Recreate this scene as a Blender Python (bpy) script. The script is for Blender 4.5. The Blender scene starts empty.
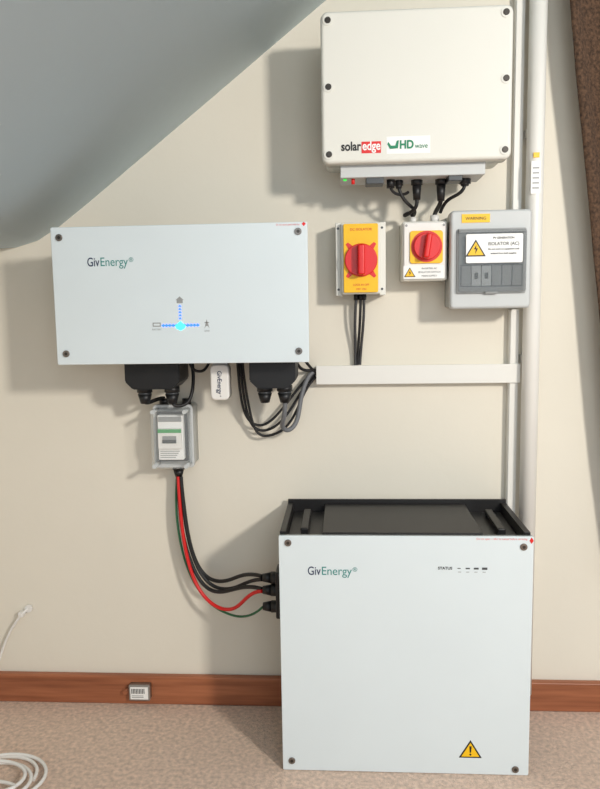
import bpy, bmesh, math, random
from mathutils import Matrix, Vector
random.seed(4)
C=bpy.context.collection
# ------------------------------------------------------------ materials
def srgb(r,g,b):
    f=lambda c:(c/255/12.92) if c/255<=0.04045 else ((c/255+0.055)/1.055)**2.4
    return (f(r),f(g),f(b),1)
def mat(name,col,rough=0.5,metal=0,bump=0,bscale=200,var=0,vscale=5,coat=0,emis=None,estr=0,alpha=1,trans=0,detail=4,spec=0.5):
    m=bpy.data.materials.new(name); m.use_nodes=True; nt=m.node_tree
    b=nt.nodes['Principled BSDF']; c=srgb(*col)
    b.inputs['Base Color'].default_value=c
    b.inputs['Roughness'].default_value=rough; b.inputs['Metallic'].default_value=metal
    b.inputs['Specular IOR Level'].default_value=spec
    b.inputs['Coat Weight'].default_value=coat; b.inputs['Coat Roughness'].default_value=0.06
    b.inputs['Transmission Weight'].default_value=trans
    b.inputs['Alpha'].default_value=alpha
    if emis: 
        b.inputs['Emission Color'].default_value=srgb(*emis); b.inputs['Emission Strength'].default_value=estr
    tc=nt.nodes.new('ShaderNodeTexCoord')
    n=nt.nodes.new('ShaderNodeTexNoise'); n.inputs['Scale'].default_value=vscale; n.inputs['Detail'].default_value=detail
    nt.links.new(tc.outputs['Object'],n.inputs['Vector'])
    r=nt.nodes.new('ShaderNodeValToRGB')
    v=max(var,0.01)
    r.color_ramp.elements[0].position=0.3; r.color_ramp.elements[1].position=0.7
    r.color_ramp.elements[0].color=(c[0]*(1-v),c[1]*(1-v),c[2]*(1-v),1)
    r.color_ramp.elements[1].color=(min(1,c[0]*(1+v)),min(1,c[1]*(1+v)),min(1,c[2]*(1+v)),1)
    nt.links.new(n.outputs['Fac'],r.inputs['Fac']); nt.links.new(r.outputs['Color'],b.inputs['Base Color'])
    if bump:
        n2=nt.nodes.new('ShaderNodeTexNoise'); n2.inputs['Scale'].default_value=bscale; n2.inputs['Detail'].default_value=3
        nt.links.new(tc.outputs['Object'],n2.inputs['Vector'])
        bp=nt.nodes.new('ShaderNodeBump'); bp.inputs['Strength'].default_value=bump; bp.inputs['Distance'].default_value=0.004
        nt.links.new(n2.outputs['Fac'],bp.inputs['Height']); nt.links.new(bp.outputs['Normal'],b.inputs['Normal'])
    return m
M={}
M['wall']=mat('painted_wall',(228,222,208),0.8,bump=0.10,bscale=45,var=0.03,vscale=2)
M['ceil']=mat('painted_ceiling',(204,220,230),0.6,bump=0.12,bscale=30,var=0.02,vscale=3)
M['panel']=mat('white_glass_panel',(218,227,230),0.3,coat=0.5,var=0.01)
M['film']=mat('filmed_glass_panel',(217,227,231),0.3,coat=0.4,var=0.012,vscale=6,bump=0.12,bscale=9)
M['white']=mat('white_plastic',(234,232,228),0.4)
M['trunk']=mat('white_pvc',(232,230,224),0.32)
M['offwhite']=mat('powder_coat',(226,225,217),0.5,bump=0.05,bscale=500)
M['grey']=mat('light_grey_plastic',(198,201,201),0.45)
M['mid']=mat('mid_grey_plastic',(150,152,152),0.45)
M['dark']=mat('dark_grey_plastic',(70,73,76),0.4)
M['black']=mat('black_plastic',(18,18,20),0.45)
M['blackm']=mat('black_coated_metal',(28,26,26),0.42,metal=0.1,bump=0.05,bscale=300)
M['pocket']=mat('dark_grey_metal',(40,38,37),0.42,metal=0.1,bump=0.05,bscale=200)
M['cable']=mat('black_cable',(20,20,22),0.5)
M['dcable']=mat('dark_grey_cable',(58,58,60),0.5)
M['redc']=mat('red_cable',(215,28,28),0.4)
M['greenc']=mat('green_cable',(30,95,60),0.45)
M['greyc']=mat('grey_cable',(110,112,116),0.5)
M['whitec']=mat('white_cable',(232,230,226),0.4)
M['red']=mat('red_plastic',(220,28,26),0.35)
M['redp']=mat('red_print',(215,50,45),0.5)
M['pink']=mat('pink_print',(232,140,140),0.5)
M['yellow']=mat('yellow_plastic',(246,194,16),0.45)
M['green']=mat('green_plastic',(70,160,95),0.45)
M['greenp']=mat('green_print',(20,130,90),0.5)
M['label']=mat('paper_label',(244,244,242),0.5)
M['ink']=mat('black_ink',(20,20,20),0.5)
M['navy']=mat('navy_ink',(40,52,84),0.5)
M['teal']=mat('teal_ink',(50,135,130),0.5)
M['steel']=mat('screw_steel',(135,128,122),0.3,metal=0.9)
M['screwd']=mat('screw_dark',(70,66,62),0.4,metal=0.6)
M['blue']=mat('blue_led',(40,110,255),0.4,emis=(30,90,255),estr=2.2)
M['cyan']=mat('cyan_led',(60,230,220),0.4,emis=(60,230,225),estr=2.2)
M['gled']=mat('green_led',(60,220,80),0.4,emis=(60,220,80),estr=0.8)
M['clear']=mat('clear_polycarbonate',(235,240,240),0.08,alpha=0.13)
M['smoke']=mat('smoked_window',(120,126,128),0.10,alpha=0.30)
M['alu']=mat('aluminium',(165,163,160),0.4,metal=0.7)
M['curtain']=mat('brown_tweed',(84,62,46),0.95,bump=0.8,bscale=400,var=0.6,vscale=160)
# wood
def wood():
    m=mat('varnished_pine',(176,98,62),0.4); nt=m.node_tree; b=nt.nodes['Principled BSDF']
    tc=nt.nodes.new('ShaderNodeTexCoord'); mp=nt.nodes.new('ShaderNodeMapping'); mp.inputs['Scale'].default_value=(3,20,60)
    n=nt.nodes.new('ShaderNodeTexNoise'); n.inputs['Scale'].default_value=1.5; n.inputs['Detail'].default_value=6
    r=nt.nodes.new('ShaderNodeValToRGB'); r.color_ramp.elements[0].position=.3; r.color_ramp.elements[1].position=.7
    r.color_ramp.elements[0].color=srgb(132,76,50); r.color_ramp.elements[1].color=srgb(174,108,74)
    nt.links.new(tc.outputs['Object'],mp.inputs[0]); nt.links.new(mp.outputs[0],n.inputs['Vector']); nt.links.new(n.outputs['Fac'],r.inputs[0]); nt.links.new(r.outputs[0],b.inputs['Base Color'])
    return m
M['wood']=wood()
M['carpet']=mat('beige_carpet',(218,193,175),0.95,bump=0.9,bscale=300,var=0.22,vscale=110,detail=8)
# ------------------------------------------------------------ builders
def empty(name,loc=(0,0,0)):
    e=bpy.data.objects.new(name,None); e.location=loc; e.empty_display_size=0.05; C.objects.link(e); return e
def add(name,me,m,parent=None,smooth=False):
    o=bpy.data.objects.new(name,me); C.objects.link(o)
    if m: me.materials.append(M[m])
    if smooth:
        for p in me.polygons: p.use_smooth=True
    if parent: o.parent=parent; o.matrix_parent_inverse=parent.matrix_basis.inverted()
    return o
def box(name,x0,x1,y0,y1,z0,z1,m,parent=None,bev=0,seg=3):
    bm=bmesh.new(); bmesh.ops.create_cube(bm,size=1)
    for v in bm.verts:
        v.co=Vector(((x0+x1)/2+v.co.x*(x1-x0),(y0+y1)/2+v.co.y*(y1-y0),(z0+z1)/2+v.co.z*(z1-z0)))
    if bev: bmesh.ops.bevel(bm,geom=bm.edges[:],offset=bev,segments=seg,profile=0.5,affect='EDGES')
    me=bpy.data.meshes.new(name); bm.to_mesh(me); bm.free()
    o=add(name,me,m,parent)
    if bev:
        for p in me.polygons: p.use_smooth=True
        md=o.modifiers.new('wn','WEIGHTED_NORMAL'); md.keep_sharp=False
    return o
def rbox(name,x0,x1,y0,y1,z0,z1,m,parent=None,r=0.02,e=0.002,seg=8):
    """box with corners rounded in the XZ plane (radius r) and small edge bevel e"""
    bm=bmesh.new(); pts=[]
    for cx,cz,a0 in ((x1-r,z1-r,0),(x0+r,z1-r,90),(x0+r,z0+r,180),(x1-r,z0+r,270)):
        for i in range(seg+1):
            a=math.radians(a0+90*i/seg); pts.append((cx+r*math.cos(a),cz+r*math.sin(a)))
    f=[bm.verts.new((p[0],y0,p[1])) for p in pts]; b=[bm.verts.new((p[0],y1,p[1])) for p in pts]
    ff=bm.faces.new(f); bf=bm.faces.new(b[::-1]); n=len(pts)
    for i in range(n): bm.faces.new((f[i],b[i],b[(i+1)%n],f[(i+1)%n]))
    bmesh.ops.recalc_face_normals(bm,faces=bm.faces[:])
    if e: bmesh.ops.bevel(bm,geom=list(ff.edges),offset=e,segments=3,profile=0.5,affect='EDGES')
    me=bpy.data.meshes.new(name); bm.to_mesh(me); bm.free()
    o=add(name,me,m,parent,True); o.modifiers.new('wn','WEIGHTED_NORMAL'); return o
def cyl(name,p0,p1,r,m,parent=None,r2=None,seg=28,bev=0):
    p0=Vector(p0);p1=Vector(p1); d=p1-p0; bm=bmesh.new()
    bmesh.ops.create_cone(bm,cap_ends=True,segments=seg,radius1=r,radius2=r if r2 is None else r2,depth=d.length)
    if bev:
        es=[e for e in bm.edges if any(len(f.verts)>4 for f in e.link_faces)]
        bmesh.ops.bevel(bm,geom=es,offset=bev,segments=2,profile=0.5,affect='EDGES')
    q=Vector((0,0,1)).rotation_difference(d.normalized()).to_matrix().to_4x4()
    bm.transform(Matrix.Translation((p0+p1)/2)@q)
    me=bpy.data.meshes.new(name); bm.to_mesh(me); bm.free()
    o=add(name,me,m,parent)
    for p in me.polygons: p.use_smooth=len(p.vertices)<=4
    return o
def tube(name,pts,r,m,parent=None):
    cu=bpy.data.curves.new(name,'CURVE'); cu.dimensions='3D'; cu.bevel_depth=r; cu.bevel_resolution=4; cu.resolution_u=10; cu.use_fill_caps=True
    s=cu.splines.new('NURBS'); s.points.add(len(pts)-1)
    for i,p in enumerate(pts): s.points[i].co=(*p,1)
    s.order_u=4 if len(pts)>3 else 3; s.use_endpoint_u=True
    t=bpy.data.objects.new('tmp',cu); C.objects.link(t)
    me=bpy.data.meshes.new_from_object(t.evaluated_get(bpy.context.evaluated_depsgraph_get())); bpy.data.objects.remove(t)
    me.name=name; me.materials.clear()
    return add(name,me,m,parent,True)
def text(name,s,x,y,z,size,m,parent=None,bold=0,ang=0,align='LEFT',sx=1,width=None):
    cu=bpy.data.curves.new(name,'FONT'); cu.body=s; cu.size=size; cu.extrude=0.0001; cu.align_x=align; cu.offset=bold
    t=bpy.data.objects.new('tmp',cu); C.objects.link(t)
    me=bpy.data.meshes.new_from_object(t.evaluated_get(bpy.context.evaluated_depsgraph_get())); bpy.data.objects.remove(t)
    me.name=name; me.materials.clear()
    if width:
        xs=[v.co.x for v in me.vertices]; k=width/(max(xs)-min(xs)); sx=k
    me.transform(Matrix.Translation((x,y,z))@Matrix.Rotation(ang,4,'Y')@Matrix.Rotation(math.pi/2,4,'X')@Matrix.Diagonal((sx,1,1,1)))
    return add(name,me,m,parent)
def poly(name,pts,y,m,parent=None,th=0.0004):
    bm=bmesh.new(); f=[bm.verts.new((a,y,b)) for a,b in pts]; g=[bm.verts.new((a,y+th,b)) for a,b in pts]
    bm.faces.new(f); bm.faces.new(g[::-1]); n=len(pts)
    for i in range(n): bm.faces.new((f[i],g[i],g[(i+1)%n],f[(i+1)%n]))
    bmesh.ops.recalc_face_normals(bm,faces=bm.faces[:])
    me=bpy.data.meshes.new(name); bm.to_mesh(me); bm.free(); return add(name,me,m,parent)
def screw(name,x,y,z,r,parent,m='steel'):
    cyl(name,(x,y+0.001,z),(x,y-0.0025,z),r,m,parent,bev=0.0006)
    cyl(name+'_socket',(x,y-0.0024,z),(x,y-0.0028,z),r*0.5,'screwd',parent,seg=6)
def warn(name,x,y,z,s,parent,bang=False):
    h=s*0.87
    poly(name+'_border',[(x-s*.56,z-h*.45),(x+s*.56,z-h*.45),(x,z+h*.62)],y,'ink',parent)
    poly(name,[(x-s*.44,z-h*.37),(x+s*.44,z-h*.37),(x,z+h*.47)],y-0.0005,'yellow',parent)
    if bang:
        poly(name+'_bar',[(x-s*.055,z+h*.26),(x+s*.055,z+h*.26),(x+s*.03,z-h*.12),(x-s*.03,z-h*.12)],y-0.001,'ink',parent)
        cyl(name+'_dot',(x,y,z-h*.24),(x,y-0.001,z-h*.24),s*.05,'ink',parent)
    else:
        poly(name+'_bolt',[(x+s*.03,z+h*.28),(x-s*.1,z+h*.0),(x,z+h*.0),(x-s*.03,z-h*.3),(x+s*.12,z+h*.06),(x+s*.02,z+h*.06)],y-0.001,'ink',parent)
# ------------------------------------------------------------ room
box('wall_back',-1.25,1.7,0,0.12,-0.05,2.9,'wall')
box('floor',-1.25,1.7,-3.2,0.12,-0.12,0,'carpet')
prof=[(1.70,2.876),(0.9,2.27),(-0.04,1.558),(-0.272,1.381),(-0.56,1.163),(-0.63,1.112),(-0.68,1.083),(-0.73,1.069),(-0.80,1.066),(-1.25,1.066)]
bm=bmesh.new(); rows=[]
for (x,z) in prof:
    nx,nz=(-0.6,0.8)
    rows.append([bm.verts.new((x,0,z)),bm.verts.new((x,-3.2,z)),bm.verts.new((x+nx*.08,-3.2,z+nz*.08)),bm.verts.new((x+nx*.08,0,z+nz*.08))])
for a,b in zip(rows,rows[1:]):
    for i in range(4):
        f=bm.faces.new((a[i],a[(i+1)%4],b[(i+1)%4],b[i])); f.smooth=(i in (0,2))
bm.faces.new(rows[0]); bm.faces.new(rows[-1][::-1]); bmesh.ops.recalc_face_normals(bm,faces=bm.faces[:])
me=bpy.data.meshes.new('ceiling'); bm.to_mesh(me); bm.free(); add('ceiling',me,'ceil')
box('wall_left',-1.33,-1.25,-3.2,0.12,-0.05,1.2,'wall')
box('baseboard_back',-1.25,1.7,-0.018,0,0,0.07,'wood',bev=0.004)
# ------------------------------------------------------------ white conduit + trunking
e=empty('conduit_pipe',(0.396,-0.02,0.9))
cyl('pipe',(0.396,-0.037,0.056),(0.396,-0.037,2.15),0.0178,'trunk',e,seg=40)
for z in (0.35,0.80,1.27,1.75):
    box('clip_%d'%(z*100),0.380,0.412,-0.02,0,z,z+0.018,'trunk',e,bev=0.002)
box('sticker_yellow',0.388,0.400,-0.0562,-0.053,1.222,1.232,'yellow',e)
box('sticker_label',0.384,0.403,-0.0560,-0.0515,1.150,1.215,'label',e)
for i in range(5): box('sticker_line_%d'%i,0.387,0.400,-0.0564,-0.0558,1.160+i*.010,1.163+i*.010,'mid',e)
e=empty('vertical_cable_trunking',(0.36,-0.01,0.9))
box('channel_upper',0.355,0.375,-0.018,0,1.118,2.05,'trunk',e,bev=0.0015)
box('channel_lower',0.355,0.375,-0.018,0,0.072,0.915,'trunk',e,bev=0.0015)
box('lid_upper',0.357,0.373,-0.0205,-0.018,1.118,2.05,'trunk',e)
box('lid_lower',0.357,0.373,-0.0205,-0.018,0.072,0.915,'trunk',e)
e=empty('horizontal_cable_trunking',(0.1,-0.01,0.78))
box('channel',-0.062,0.354,-0.022,0,0.759,0.797,'trunk',e,bev=0.001)
box('lid',-0.062,0.378,-0.0255,-0.0221,0.7575,0.7985,'trunk',e,bev=0.001)
# ------------------------------------------------------------ solar inverter
e=empty('solar_inverter',(0.14,-0.1,1.33))
rbox('heatsink',-0.02,0.30,-0.07,0,1.225,1.455,'alu',e,r=0.01,e=0)
rbox('body',-0.036,0.315,-0.125,-0.05,1.203,1.472,'offwhite',e,r=0.014,e=0.004)
rbox('seam',-0.034,0.313,-0.130,-0.125,1.205,1.470,'mid',e,r=0.013,e=0)
rbox('cover',-0.040,0.3185,-0.170,-0.130,1.199,1.477,'offwhite',e,r=0.014,e=0.007)
for i,(x,z) in enumerate([(-0.026,1.460),(-0.026,1.340),(-0.026,1.216),(0.304,1.462),(0.306,1.345),(0.306,1.216)]):
    cyl('boss_%d'%i,(x,-0.169,z),(x,-0.1715,z),0.0095,'offwhite',e); screw('screw_%d'%i,x,-0.171,z,0.0058,e,'screwd')
text('logo_solar','solar',-0.003,-0.1706,1.2225,0.023,'ink',e,bold=0.0006,width=0.038)
box('logo_red_box',0.036,0.073,-0.1706,-0.1698,1.2165,1.238,'red',e)
text('logo_edge','edge',0.0375,-0.1710,1.2225,0.023,'label',e,bold=0.0005,width=0.034)
box('sticker_hd',0.0835,0.166,-0.1704,-0.1698,1.214,1.246,'label',e)
poly('logo_wave',[(0.087,1.236),(0.092,1.229),(0.100,1.229),(0.103,1.238),(0.107,1.2385),(0.105,1.224),(0.090,1.223),(0.085,1.232)],-0.1712,'greenp',e)
text('logo_hd','HD',0.108,-0.1712,1.2235,0.021,'greenp',e,bold=0.0007,width=0.026)
text('logo_hd2','wave',0.137,-0.1712,1.2235,0.013,'greenp',e,width=0.024)
box('terminal_plate',-0.005,0.275,-0.145,-0.055,1.176,1.204,'grey',e,bev=0.002)
box('switch_base',0.045,0.080,-0.14,-0.10,1.164,1.178,'dark',e,bev=0.002)
box('switch_base_2',0.205,0.232,-0.14,-0.10,1.166,1.178,'dark',e,bev=0.002)
cyl('led_green',(0.004,-0.13,1.178),(0.004,-0.13,1.173),0.0035,'gled',e)
cyl('button_red',(0.020,-0.13,1.178),(0.020,-0.13,1.166),0.0035,'red',e)
cyl('dc_plug_1',(0.095,-0.11,1.179),(0.095,-0.11,1.160),0.008,'black',e)
for i,(x,zb,r) in enumerate([(0.148,1.137,0.0115),(0.196,1.134,0.0115),(0.243,1.162,0.012),(0.112,1.160,0.009)]):
    cyl('gland_nut_%d'%i,(x,-0.10,1.180),(x,-0.10,1.166),r,'black',e,seg=6)
    cyl('gland_%d'%i,(x,-0.10,1.168),(x,-0.10,zb),r*.82,'black',e,r2=r*.62)
tube('cable_a',[(0.148,-0.10,1.139),(0.149,-0.10,1.126),(0.143,-0.092,1.117),(0.124,-0.075,1.108),(0.127,-0.060,1.114),(0.142,-0.052,1.120),(0.145,-0.05,1.110)],0.0038,'cable',e)
tube('cable_b',[(0.112,-0.10,1.162),(0.118,-0.098,1.14),(0.140,-0.09,1.125),(0.150,-0.07,1.118),(0.146,-0.055,1.112)],0.0035,'cable',e)
tube('cable_c',[(0.196,-0.10,1.136),(0.195,-0.095,1.124),(0.190,-0.07,1.121),(0.190,-0.05,1.1135)],0.0045,'cable',e)
tube('cable_d',[(0.243,-0.10,1.164),(0.240,-0.10,1.150),(0.220,-0.09,1.143),(0.206,-0.075,1.135),(0.200,-0.06,1.116)],0.0035,'cable',e)
tube('cable_e',[(0.095,-0.11,1.162),(0.100,-0.105,1.145),(0.122,-0.095,1.146),(0.132,-0.085,1.155)],0.003,'cable',e)
# ------------------------------------------------------------ rotary isolators
e=empty('rotary_isolator_switch',(0.035,-0.04,1.02))
rbox('housing',-0.005,0.076,-0.078,0,0.952,1.098,'offwhite',e,r=0.004,e=0.003)
for s,x in ((0,-0.0165),(1,0.0745)):
    box('flange_%d'%s,x,x+0.0135,-0.064,-0.0,0.949,1.10,'offwhite',e,bev=0.002)
    for k,z in enumerate((0.962,1.088)): cyl('flange_hole_%d_%d'%(s,k),(x+0.0055,-0.0635,z),(x+0.0055,-0.0645,z),0.0025,'dark',e)
rbox('faceplate',0.0,0.071,-0.084,-0.078,0.955,1.095,'yellow',e,r=0.003,e=0.001)
cx,cz=0.036,1.021
for a in (50,130,230,310):
    c_,s_=math.cos(math.radians(a)),math.sin(math.radians(a))
    px,pz=-s_,c_
    poly('mark_%d'%a,[(cx+c_*.030+px*.006,cz+s_*.030+pz*.006),(cx+c_*.045+px*.003,cz+s_*.045+pz*.003),(cx+c_*.045-px*.003,cz+s_*.045-pz*.003),(cx+c_*.030-px*.006,cz+s_*.030-pz*.006)],-0.0846,'red',e)
cyl('knob_ring',(cx,-0.084,cz),(cx,-0.092,cz),0.0335,'red',e,bev=0.0015,seg=40)
box('knob_handle',cx-0.0075,cx+0.0075,-0.113,-0.091,cz-0.031,cz+0.031,'red',e,bev=0.004)
text('text_top','DC ISOLATOR',cx,-0.0845,1.081,0.007,'redp',e,align='CENTER')
text('text_bottom','LOCK IN OFF',cx,-0.0845,0.969,0.0055,'redp',e,align='CENTER')
text('text_bottom2','OFF  ON',cx,-0.0845,0.960,0.0055,'redp',e,align='CENTER')
for i,x in enumerate((0.026,0.036,0.043)):
    cyl('gland_%d'%i,(x,-0.035,0.953),(x,-0.035,0.940),0.005,'black',e)
    tube('cable_%d'%i,[(x,-0.035,0.943),(x-0.002+0.001*i,-0.034,0.91),(x-0.003,-0.025,0.87),(0.024+0.006*i,-0.012,0.83),(0.024+0.005*i,-0.012,0.799)],0.003,'dcable' if i!=1 else 'cable',e)
e=empty('rotary_isolator_switch.001',(0.17,-0.04,1.04))
rbox('housing',0.121,0.213,-0.075,0,0.977,1.098,'offwhite',e,r=0.005,e=0.003)
rbox('lid_plate',0.124,0.210,-0.080,-0.075,0.980,1.095,'white',e,r=0.005,e=0.002)
rbox('faceplate',0.136,0.203,-0.084,-0.080,1.012,1.078,'yellow',e,r=0.006,e=0.001)
cx,cz=0.170,1.046
cyl('faceplate_ring',(cx,-0.083,cz),(cx,-0.086,cz),0.0315,'redp',e,seg=40)
cyl('knob_ring',(cx,-0.085,cz),(cx,-0.094,cz),0.027,'red',e,bev=0.0015,seg=40)
o=box('knob_handle',-0.006,0.006,-0.112,-0.093,-0.025,0.025,'red',e,bev=0.004)
o.data.transform(Matrix.Translation((cx,0,cz))@Matrix.Rotation(math.radians(8),4,'Y'))
rbox('label',0.123,0.206,-0.0812,-0.080,0.981,1.008,'label',e,r=0.002,e=0)
warn('warning',0.136,-0.0816,0.993,0.021,e)
for i,s in enumerate(('INVERTER AC','ISOLATOR SWITCH','MAIN SUPPLY')):
    text('label_text_%d'%i,s,0.176,-0.0816,1.000-i*0.0075,0.0052,'ink',e,align='CENTER')
cyl('gland_a',(0.145,-0.05,1.096),(0.145,-0.05,1.109),0.007,'white',e)
cyl('gland_b',(0.190,-0.05,1.096),(0.190,-0.05,1.112),0.009,'white',e)
for k,(x,z) in enumerate(((0.129,1.089),(0.205,1.089))): cyl('hole_%d'%k,(x,-0.0795,z),(x,-0.0808,z),0.0025,'mid',e)
# ------------------------------------------------------------ consumer unit
e=empty('consumer_unit',(0.3,-0.05,1.02))
rbox('base',0.219,0.3745,-0.055,0,0.921,1.113,'grey',e,r=0.006,e=0.001)
rbox('gasket',0.2175,0.3755,-0.059,-0.055,0.9195,1.1135,'mid',e,r=0.006,e=0)
rbox('cover',0.216,0.3775,-0.098,-0.059,0.918,1.115,'grey',e,r=0.008,e=0.006)
rbox('window_frame',0.228,0.367,-0.1005,-0.098,0.948,1.078,'mid',e,r=0.004,e=0.001)
box('breaker_row',0.236,0.360,-0.1012,-0.1003,0.962,1.006,'dark',e)
for i in range(6):
    box('breaker_%d'%i,0.238+i*0.0203,0.2565+i*0.0203,-0.1030,-0.1012,0.964,1.004,'grey' if i in (1,2) else 'mid',e,bev=0.0006)
    if i in (1,2): box('breaker_lever_%d'%i,0.244+i*0.0203,0.2505+i*0.0203,-0.1045,-0.1030,0.978,0.990,'black',e)
rbox('window',0.230,0.3655,-0.111,-0.106,0.951,1.075,'smoke',e,r=0.006,e=0.002)
box('window_hinge',0.232,0.364,-0.1065,-0.1,1.070,1.077,'mid',e)
box('window_catch',0.285,0.310,-0.1075,-0.1,0.9475,0.953,'mid',e,bev=0.001)
rbox('label',0.245,0.357,-0.1125,-0.1112,1.009,1.066,'label',e,r=0.003,e=0)
warn('warning',0.264,-0.1129,1.036,0.036,e)
for i,(s,sz) in enumerate((('PV GENERATION',.0055),('ISOLATOR (AC)',.0088),('Do not work on equipment until',.0046),('isolated from both supplies',.0046))):
    text('label_text_%d'%i,s,0.319,-0.1129,1.056-(0,.0125,.0215,.030)[i],sz,'ink',e,align='CENTER',bold=0.0001)
box('label_yellow',0.238,0.294,-0.0992,-0.0978,1.090,1.107,'yellow',e)
text('label_yellow_text','WARNING',0.266,-0.0996,1.0955,0.0085,'ink',e,align='CENTER')
# ------------------------------------------------------------ battery inverter
e=empty('battery_inverter',(-0.32,-0.1,0.95))
box('rear_body',-0.555,-0.085,-0.150,0,0.835,1.075,'mid',e,bev=0.006)
box('chassis',-0.562,-0.074,-0.188,-0.150,0.826,1.082,'dark',e,bev=0.003)
box('trim',-0.566,-0.070,-0.192,-0.188,0.822,1.086,'alu',e,bev=0.001)
rbox('glass_panel',-0.569,-0.068,-0.200,-0.192,0.820,1.088,'film',e,r=0.003,e=0.0015)
for i,(x,z) in enumerate([(-0.552,1.068),(-0.086,1.070),(-0.550,0.842),(-0.088,0.842)]):
    screw('screw_%d'%i,x,-0.200,z,0.0068,e,'steel')
text('logo_giv','Giv',-0.499,-0.2004,1.012,0.024,'navy',e,bold=0.0002,width=0.024)
text('logo_energy','Energy',-0.4735,-0.2004,1.012,0.024,'teal',e,width=0.054)
text('logo_r','®',-0.416,-0.2004,1.019,0.012,'teal',e)
for i in range(5):
    poly('led_left_%d'%i,[(-0.357+i*.0065,0.895),(-0.352+i*.0065,0.8985),(-0.352+i*.0065,0.8915)],-0.2004,'blue',e)
    poly('led_right_%d'%i,[(-0.281-i*.0065,0.895),(-0.286-i*.0065,0.8985),(-0.286-i*.0065,0.8915)],-0.2004,'blue',e)
    poly('led_up_%d'%i,[(-0.3222,0.907+i*.006),(-0.319,0.9112+i*.006),(-0.3158,0.907+i*.006)],-0.2004,'blue',e)
box('led_line_left',-0.353,-0.327,-0.2003,-0.1998,0.8937,0.8963,'blue',e); box('led_line_right',-0.311,-0.285,-0.2003,-0.1998,0.8937,0.8963,'blue',e)
poly('led_centre',[(-0.327,0.889),(-0.319,0.885),(-0.311,0.889),(-0.309,0.894),(-0.319,0.903),(-0.329,0.894)],-0.2008,'cyan',e)
box('icon_battery',-0.374,-0.358,-0.2004,-0.1999,0.893,0.901,'mid',e); box('icon_battery_in',-0.372,-0.360,-0.2007,-0.2,0.895,0.899,'panel',e)
poly('icon_house',[(-0.325,0.938),(-0.325,0.944),(-0.327,0.944),(-0.319,0.951),(-0.311,0.944),(-0.313,0.944),(-0.313,0.938)],-0.2004,'mid',e)
poly('icon_pylon',[(-0.272,0.888),(-0.267,0.906),(-0.262,0.888),(-0.265,0.893),(-0.269,0.893)],-0.2004,'mid',e)
box('icon_pylon_arm',-0.2715,-0.2625,-0.2004,-0.1999,0.899,0.9005,'mid',e)
text('led_txt_l','BATTERY',-0.366,-0.2004,0.886,0.0045,'mid',e,align='CENTER'); text('led_txt_r','GRID',-0.267,-0.2004,0.882,0.0045,'mid',e,align='CENTER')
text('warning_strip','Do not touch panel while hot',-0.128,-0.2004,1.0815,0.005,'pink',e,width=0.045)
poly('red_diamond',[(-0.079,1.084),(-0.075,1.0795),(-0.071,1.084),(-0.075,1.0875)],-0.2006,'red',e)
def tcover(nm,x0,x1,z0,glands):
    bm=bmesh.new(); yf,yb=-0.135,-0.045; zt=0.836; c=0.016
    prof2=[(x0,zt),(x1,zt),(x1,z0+c),(x1-c,z0),(x0+c,z0),(x0,z0+c)]
    a=[bm.verts.new((p,yf,q)) for p,q in prof2]; b=[bm.verts.new((p,yb,q)) for p,q in prof2]
    bm.faces.new(a); bm.faces.new(b[::-1])
    for i in range(6): bm.faces.new((a[i],b[i],b[(i+1)%6],a[(i+1)%6]))
    bmesh.ops.recalc_face_normals(bm,faces=bm.faces[:]); bmesh.ops.bevel(bm,geom=bm.edges[:],offset=0.002,segments=2,affect='EDGES')
    me=bpy.data.meshes.new(nm); bm.to_mesh(me); bm.free(); add(nm,me,'black',e)
    for i,x in enumerate(glands):
        cyl(nm+'_nut_%d'%i,(x,-0.095,z0+0.002),(x,-0.095,z0-0.010),0.0165,'black',e,seg=12)
        cyl(nm+'_collar_%d'%i,(x,-0.095,z0-0.010),(x,-0.095,z0-0.014),0.0135,'dark',e)
        cyl(nm+'_cap_%d'%i,(x,-0.095,z0-0.014),(x,-0.095,z0-0.034),0.0150,'black',e,r2=0.0095,seg=16)
tcover('terminal_cover_left',-0.455,-0.340,0.762,(-0.425,-0.366))
tcover('terminal_cover_right',-0.195,-0.100,0.762,(-0.168,-0.126))
box('bottom_latch',-0.225,-0.210,-0.13,-0.09,0.815,0.836,'alu',e,bev=0.001)
rbox('wifi_dongle_cap',-0.272,-0.242,-0.125,-0.095,0.800,0.830,'grey',e,r=0.003,e=0.001)
rbox('wifi_dongle',-0.277,-0.238,-0.132,-0.100,0.738,0.812,'white',e,r=0.010,e=0.004)
text('dongle_logo','GivEnergy',-0.2615,-0.1325,0.799,0.013,'navy',e,ang=math.pi/2,width=0.048,bold=0.0002)
cyl('dongle_dot',(-0.256,-0.1318,0.7465),(-0.256,-0.1324,0.7465),0.0015,'mid',e)
tube('ac_cable_grey',[(-0.126,-0.095,0.732),(-0.126,-0.093,0.710),(-0.130,-0.085,0.690),(-0.138,-0.065,0.672),(-0.125,-0.05,0.655),(-0.103,-0.04,0.675),(-0.098,-0.03,0.72),(-0.090,-0.025,0.755),(-0.075,-0.015,0.785),(-0.063,-0.012,0.785)],0.005,'greyc',e)
for i in range(3):
    k=i*0.009
    tube('cable_%d'%i,[(-0.232+k*.6,-0.05,0.836),(-0.231+k*.6,-0.045,0.78),(-0.228+k,-0.035,0.72-k),(-0.215+k,-0.030,0.675-k*1.8),(-0.180+k,-0.028,0.662-k*1.0),(-0.145+k,-0.024-k*.3,0.694-k*1.8),(-0.110+k*.5,-0.020,0.740-k*1.8),(-0.085,-0.015,0.770-k*1.0),(-0.063,-0.012,0.790-k*.9)],0.0029,'cable',e)
tube('cable_up_1',[(-0.11,-0.06,0.836),(-0.103,-0.04,0.80),(-0.088,-0.025,0.785),(-0.070,-0.018,0.790),(-0.063,-0.012,0.788)],0.0032,'cable',e)
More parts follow.
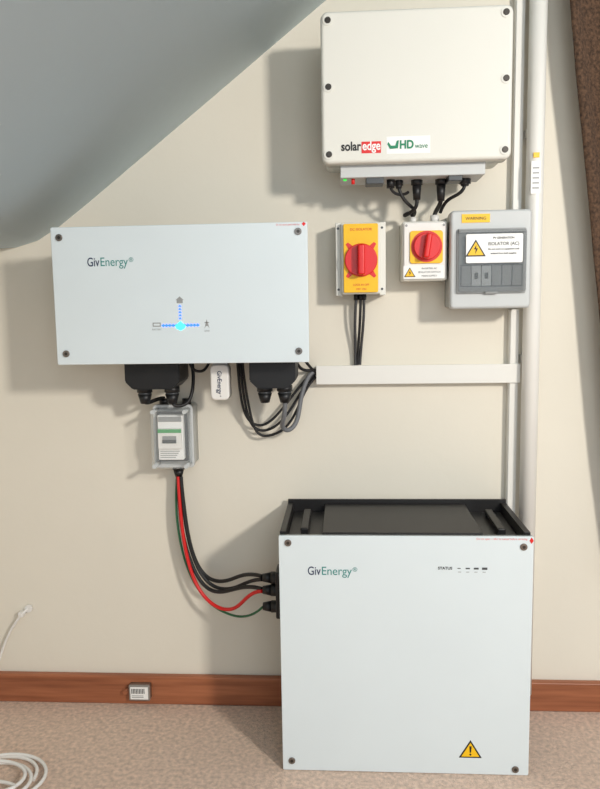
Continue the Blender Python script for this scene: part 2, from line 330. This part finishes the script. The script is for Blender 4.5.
tube('cable_up_2',[(-0.098,-0.06,0.836),(-0.090,-0.04,0.818),(-0.080,-0.022,0.80),(-0.063,-0.014,0.782)],0.0032,'cable',e)
tube('cable_loop_1',[(-0.366,-0.095,0.730),(-0.364,-0.095,0.721),(-0.345,-0.085,0.719),(-0.327,-0.07,0.735),(-0.325,-0.055,0.79),(-0.335,-0.048,0.836)],0.0038,'cable',e)
tube('cable_loop_2',[(-0.33,-0.10,0.836),(-0.325,-0.10,0.800),(-0.305,-0.09,0.790),(-0.290,-0.08,0.80),(-0.283,-0.06,0.836)],0.003,'cable',e)
tube('link_cable_1',[(-0.425,-0.095,0.732),(-0.425,-0.088,0.722),(-0.41,-0.05,0.735),(-0.401,-0.03,0.731)],0.0042,'cable',e)
# ------------------------------------------------------------ small DC breaker enclosure
e=empty('breaker_enclosure',(-0.375,-0.05,0.65))
X0,X1,Z0,Z1=-0.418,-0.333,0.582,0.718
rbox('base',X0,X1,-0.050,0,Z0,Z1,'grey',e,r=0.008,e=0.001)
rbox('cover_rim',X0-0.002,X1+0.002,-0.060,-0.050,Z0-0.002,Z1+0.002,'grey',e,r=0.009,e=0.002)
rbox('window_surround',-0.409,-0.343,-0.064,-0.0595,0.596,0.705,'dark',e,r=0.004,e=0)  # dark grey frame around the breaker, behind the clear lid
box('breaker_body',-0.404,-0.349,-0.082,-0.063,0.602,0.700,'label',e,bev=0.002)
box('breaker_top_terminals',-0.402,-0.351,-0.084,-0.081,0.686,0.697,'mid',e,bev=0.001)
box('breaker_step',-0.402,-0.351,-0.090,-0.082,0.628,0.672,'white',e,bev=0.001)
box('breaker_green',-0.402,-0.351,-0.0908,-0.0895,0.663,0.671,'green',e)
box('breaker_lever_slot',-0.392,-0.362,-0.0908,-0.0895,0.640,0.656,'mid',e)
box('breaker_lever',-0.392,-0.362,-0.094,-0.0905,0.641,0.648,'dark',e,bev=0.001)
for i in range(4): box('breaker_text_%d'%i,-0.400,-0.366+.003*i,-0.0826,-0.0815,0.607+i*.0045,0.6088+i*.0045,'mid',e)
rbox('clear_lid',X0+0.002,X1-0.002,-0.098,-0.060,Z0+0.003,Z1-0.003,'clear',e,r=0.008,e=0.003)
for i,(x,z) in enumerate([(X0+.008,Z1-.009),(X1-.008,Z1-.009),(X0+.008,Z0+.009),(X1-.008,Z0+.009)]):
    cyl('lid_screw_%d'%i,(x,-0.06,z),(x,-0.1,z),0.0045,'grey',e)
for i,x in enumerate((-0.401,-0.350)):
    cyl('top_gland_%d'%i,(x,-0.03,Z1-0.001),(x,-0.03,Z1+0.012),0.010,'black',e)
cyl('bottom_gland',(-0.373,-0.032,Z0+0.001),(-0.373,-0.032,Z0-0.012),0.014,'black',e,seg=8)
cyl('bottom_gland_cap',(-0.373,-0.032,Z0-0.012),(-0.373,-0.032,Z0-0.028),0.012,'black',e,r2=0.008)
# ------------------------------------------------------------ battery cables
e=empty('battery_cable_bundle',(-0.32,-0.06,0.4))
tube('cable_black_1',[(-0.376,-0.032,0.555),(-0.374,-0.033,0.50),(-0.372,-0.035,0.43),(-0.352,-0.040,0.355),(-0.322,-0.050,0.300),(-0.275,-0.07,0.292),(-0.215,-0.11,0.335),(-0.177,-0.145,0.338)],0.0042,'cable',e)
tube('cable_black_2',[(-0.370,-0.028,0.555),(-0.366,-0.028,0.50),(-0.360,-0.030,0.42),(-0.340,-0.034,0.345),(-0.305,-0.045,0.312),(-0.255,-0.07,0.325),(-0.215,-0.11,0.362),(-0.177,-0.145,0.366)],0.0042,'cable',e)
tube('cable_black_3',[(-0.366,-0.040,0.555),(-0.363,-0.044,0.47),(-0.352,-0.042,0.385),(-0.326,-0.044,0.322),(-0.290,-0.05,0.296),(-0.240,-0.08,0.312),(-0.205,-0.11,0.345),(-0.177,-0.143,0.358)],0.004,'cable',e)
tube('cable_red',[(-0.373,-0.038,0.555),(-0.371,-0.043,0.50),(-0.367,-0.046,0.42),(-0.350,-0.050,0.335),(-0.325,-0.055,0.285),(-0.285,-0.07,0.258),(-0.235,-0.10,0.270),(-0.205,-0.125,0.325),(-0.177,-0.147,0.334)],0.004,'redc',e)
tube('cable_green',[(-0.378,-0.030,0.555),(-0.382,-0.036,0.50),(-0.380,-0.038,0.43),(-0.360,-0.042,0.335),(-0.320,-0.05,0.272),(-0.27,-0.08,0.252),(-0.21,-0.12,0.258),(-0.177,-0.145,0.298)],0.0026,'greenc',e)
# ------------------------------------------------------------ battery
e=empty('battery_storage_unit',(0.11,-0.12,0.2))
box('back_plate',-0.129,0.353,-0.024,-0.018,0.003,0.499,'blackm',e,bev=0.001)
e_y0=-0.236
box('core',-0.046,0.263,e_y0,-0.024,0.006,0.490,'blackm',e,bev=0.002)
box('lower_body',-0.118,0.341,e_y0,-0.024,0.006,0.472,'pocket',e,bev=0.004)
for s,x in (('left',-0.129),('right',0.341)):
    sg=1 if s=='left' else -1
    box('side_rail_'+s,x,x+0.012,e_y0,-0.024,0.010,0.492,'blackm',e,bev=0.001)
    xi=x+0.006+sg*0.040
    box('handle_bar_'+s,xi-0.008,xi+0.008,-0.20,-0.06,0.480,0.488,'blackm',e,bev=0.003)
    for k,y in enumerate((-0.195,-0.065)): box('handle_post_%s_%d'%(s,k),xi-0.007,xi+0.007,y-0.005,y+0.005,0.468,0.482,'black',e)
box('front_flange',-0.124,0.348,-0.240,-0.236,0.008,0.484,'black',e)
rbox('glass_panel',-0.1305,0.356,-0.250,-0.240,0.001,0.488,'film',e,r=0.003,e=0.0015)
for i,(x,z) in enumerate([(-0.112,0.472),(0.337,0.466),(-0.112,0.020),(0.330,0.012)]):
    screw('screw_%d'%i,x,-0.250,z+0.002,0.0068,e)
text('logo_giv','Giv',-0.075,-0.2504,0.410,0.024,'navy',e,bold=0.0002,width=0.025)
text('logo_energy','Energy',-0.0485,-0.2504,0.410,0.024,'teal',e,width=0.058)
text('logo_r','®',0.0125,-0.2504,0.417,0.012,'teal',e)
text('status_text','STATUS',0.176,-0.2504,0.4225,0.0075,'ink',e,bold=0.0002,width=0.027)
for i,w in enumerate((0.006,0.008,0.009,0.010)):
    box('status_bar_%d'%i,0.213+i*0.0155,0.213+i*0.0155+w,-0.2505,-0.2499,0.424-.0006*i,0.4255+.0004*i,'dark',e)
    box('status_tick_%d'%i,0.214+i*0.0155,0.220+i*0.0155,-0.2505,-0.2499,0.417,0.418,'mid',e)
warn('warning_triangle',0.242,-0.2504,0.052,0.040,e,bang=True)
text('warning_strip','Do not open - refer to manual before servicing',0.248,-0.2504,0.4815,0.0055,'pink',e,width=0.095)
poly('red_diamond',[(0.3475,0.480),(0.3515,0.474),(0.3555,0.480),(0.3515,0.4865)],-0.2506,'red',e)
box('terminal_box',-0.146,-0.1295,-0.175,-0.12,0.285,0.385,'black',e,bev=0.003)
for i,z in enumerate((0.363,0.336,0.300)):
    cyl('gland_nut_%d'%i,(-0.140,-0.145,z),(-0.158,-0.145,z),0.0135,'black',e,seg=8)
    cyl('gland_%d'%i,(-0.157,-0.145,z),(-0.176,-0.145,z),0.012,'black',e,r2=0.008)
# ------------------------------------------------------------ small floor-level things
e=empty('wall_socket',(-0.484,-0.02,0.04))
rbox('case',-0.510,-0.460,-0.034,-0.018,0.018,0.056,'alu',e,r=0.003,e=0.002)
box('label',-0.506,-0.464,-0.0346,-0.0335,0.022,0.052,'label',e)
for i in range(9): box('barcode_%d'%i,-0.503+i*.0036,-0.5012+i*.0036,-0.035,-0.0344,0.036,0.048,'ink',e)
for i in range(2): box('label_line_%d'%i,-0.503,-0.475,-0.035,-0.0344,0.026+i*.004,0.0275+i*.004,'mid',e)
cyl('knob',(-0.520,-0.018,0.036),(-0.520,-0.030,0.036),0.006,'wood',e)
box('tab',-0.522,-0.5095,-0.026,-0.018,0.030,0.042,'wood',e,bev=0.001)
e=empty('coaxial_cable',(-0.76,-0.01,0.22))
tube('lead',[(-0.752,0.0,0.228),(-0.758,-0.016,0.226),(-0.775,-0.018,0.205),(-0.80,-0.014,0.170),(-0.822,-0.012,0.120),(-0.835,-0.024,0.07),(-0.86,-0.05,0.02),(-0.92,-0.06,0.008)],0.003,'whitec',e)
cyl('grommet',(-0.752,0.0,0.228),(-0.752,-0.006,0.228),0.009,'whitec',e)
box('clip',-0.772,-0.760,-0.02,0,0.212,0.224,'whitec',e,bev=0.002)
e=empty('coiled_white_cable',(-0.69,-0.30,0))
pts=[]
for i in range(4*16):
    a=i/16*2*math.pi; rr=0.075+0.02*math.sin(i/16*1.7)+0.004*math.sin(i*.7)
    pts.append((-0.70+rr*1.05*math.cos(a)+0.01*math.sin(i/19),-0.315+rr*0.85*math.sin(a)+0.008*math.cos(i/13),0.006+0.0045*(i/16)))
pts+= [(-0.80,-0.30,0.006),(-0.90,-0.25,0.005)]
tube('coil',pts,0.0035,'whitec',e)
# ------------------------------------------------------------ curtain
e=empty('curtain',(0.7,-0.05,1.2))
bm=bmesh.new(); NU,NV=90,40; grid=[]
edge=[(0.30,0.61),(0.60,0.565),(0.89,0.530),(1.09,0.504),(1.39,0.463),(1.525,0.448),(1.75,0.436)]
def ex(z):
    for (a,b),(c,d) in zip(edge,edge[1:]):
        if z<=c: return b+(d-b)*(z-a)/(c-a)
    return edge[-1][1]
for j in range(NV+1):
    z=0.30+1.45*j/NV; row=[]
    for i in range(NU+1):
        u=i/NU; x=ex(z)+u*(1.15-ex(z)); y=-0.050-0.016*math.cos(u*40+0.4*math.sin(z*3))+0.003*math.sin(u*90+z*7)
        row.append(bm.verts.new((x,y,z)))
    grid.append(row)
for j in range(NV):
    for i in range(NU): bm.faces.new((grid[j][i],grid[j][i+1],grid[j+1][i+1],grid[j+1][i]))
me=bpy.data.meshes.new('cloth'); bm.to_mesh(me); bm.free(); o=add('cloth',me,'curtain',e,True)
s=o.modifiers.new('s','SOLIDIFY'); s.thickness=0.003
cyl('rod',(0.432,-0.055,1.765),(1.25,-0.055,1.765),0.012,'wood',e)
for x in (0.5,1.2): cyl('rod_bracket_%d'%(x*10),(x,-0.055,1.765),(x,0,1.765),0.007,'wood',e)
# ------------------------------------------------------------ light
def area(name,loc,tgt,size,power,col):
    l=bpy.data.lights.new(name,'AREA'); l.size=size; l.energy=power; l.color=col
    o=bpy.data.objects.new(name,l); o.location=loc; o.rotation_euler=(Vector(tgt)-Vector(loc)).to_track_quat('-Z','Y').to_euler(); C.objects.link(o)
area('room_lamp',(1.45,-2.2,1.60),(0,0,0.7),0.2,45,(1.0,0.94,0.85))
area('window_light',(0.4,-3.0,1.4),(-0.1,0,0.8),1.2,13,(0.86,0.94,1.0))
w=bpy.data.worlds.new('World'); bpy.context.scene.world=w; w.use_nodes=True
w.node_tree.nodes['Background'].inputs[0].default_value=(0.80,0.90,1.0,1); w.node_tree.nodes['Background'].inputs[1].default_value=0.49
# ------------------------------------------------------------ camera
yaw=math.atan(45/722); pitch=math.atan(86.5/722)
R=(Matrix.Rotation(yaw,3,'Z')@Matrix.Rotation(math.pi/2-pitch,3,'X')@Matrix.Rotation(math.radians(-0.9),3,'Z'))
cd=bpy.data.cameras.new('camera'); cd.sensor_fit='HORIZONTAL'; cd.sensor_width=36; cd.lens=722/600*36
cam=bpy.data.objects.new('camera',cd); cam.matrix_world=Matrix.Translation((0,-1.6,0.925))@R.to_4x4(); C.objects.link(cam)
cd.clip_start=0.01
bpy.context.scene.camera=cam
bpy.context.scene.view_settings.view_transform='Standard'
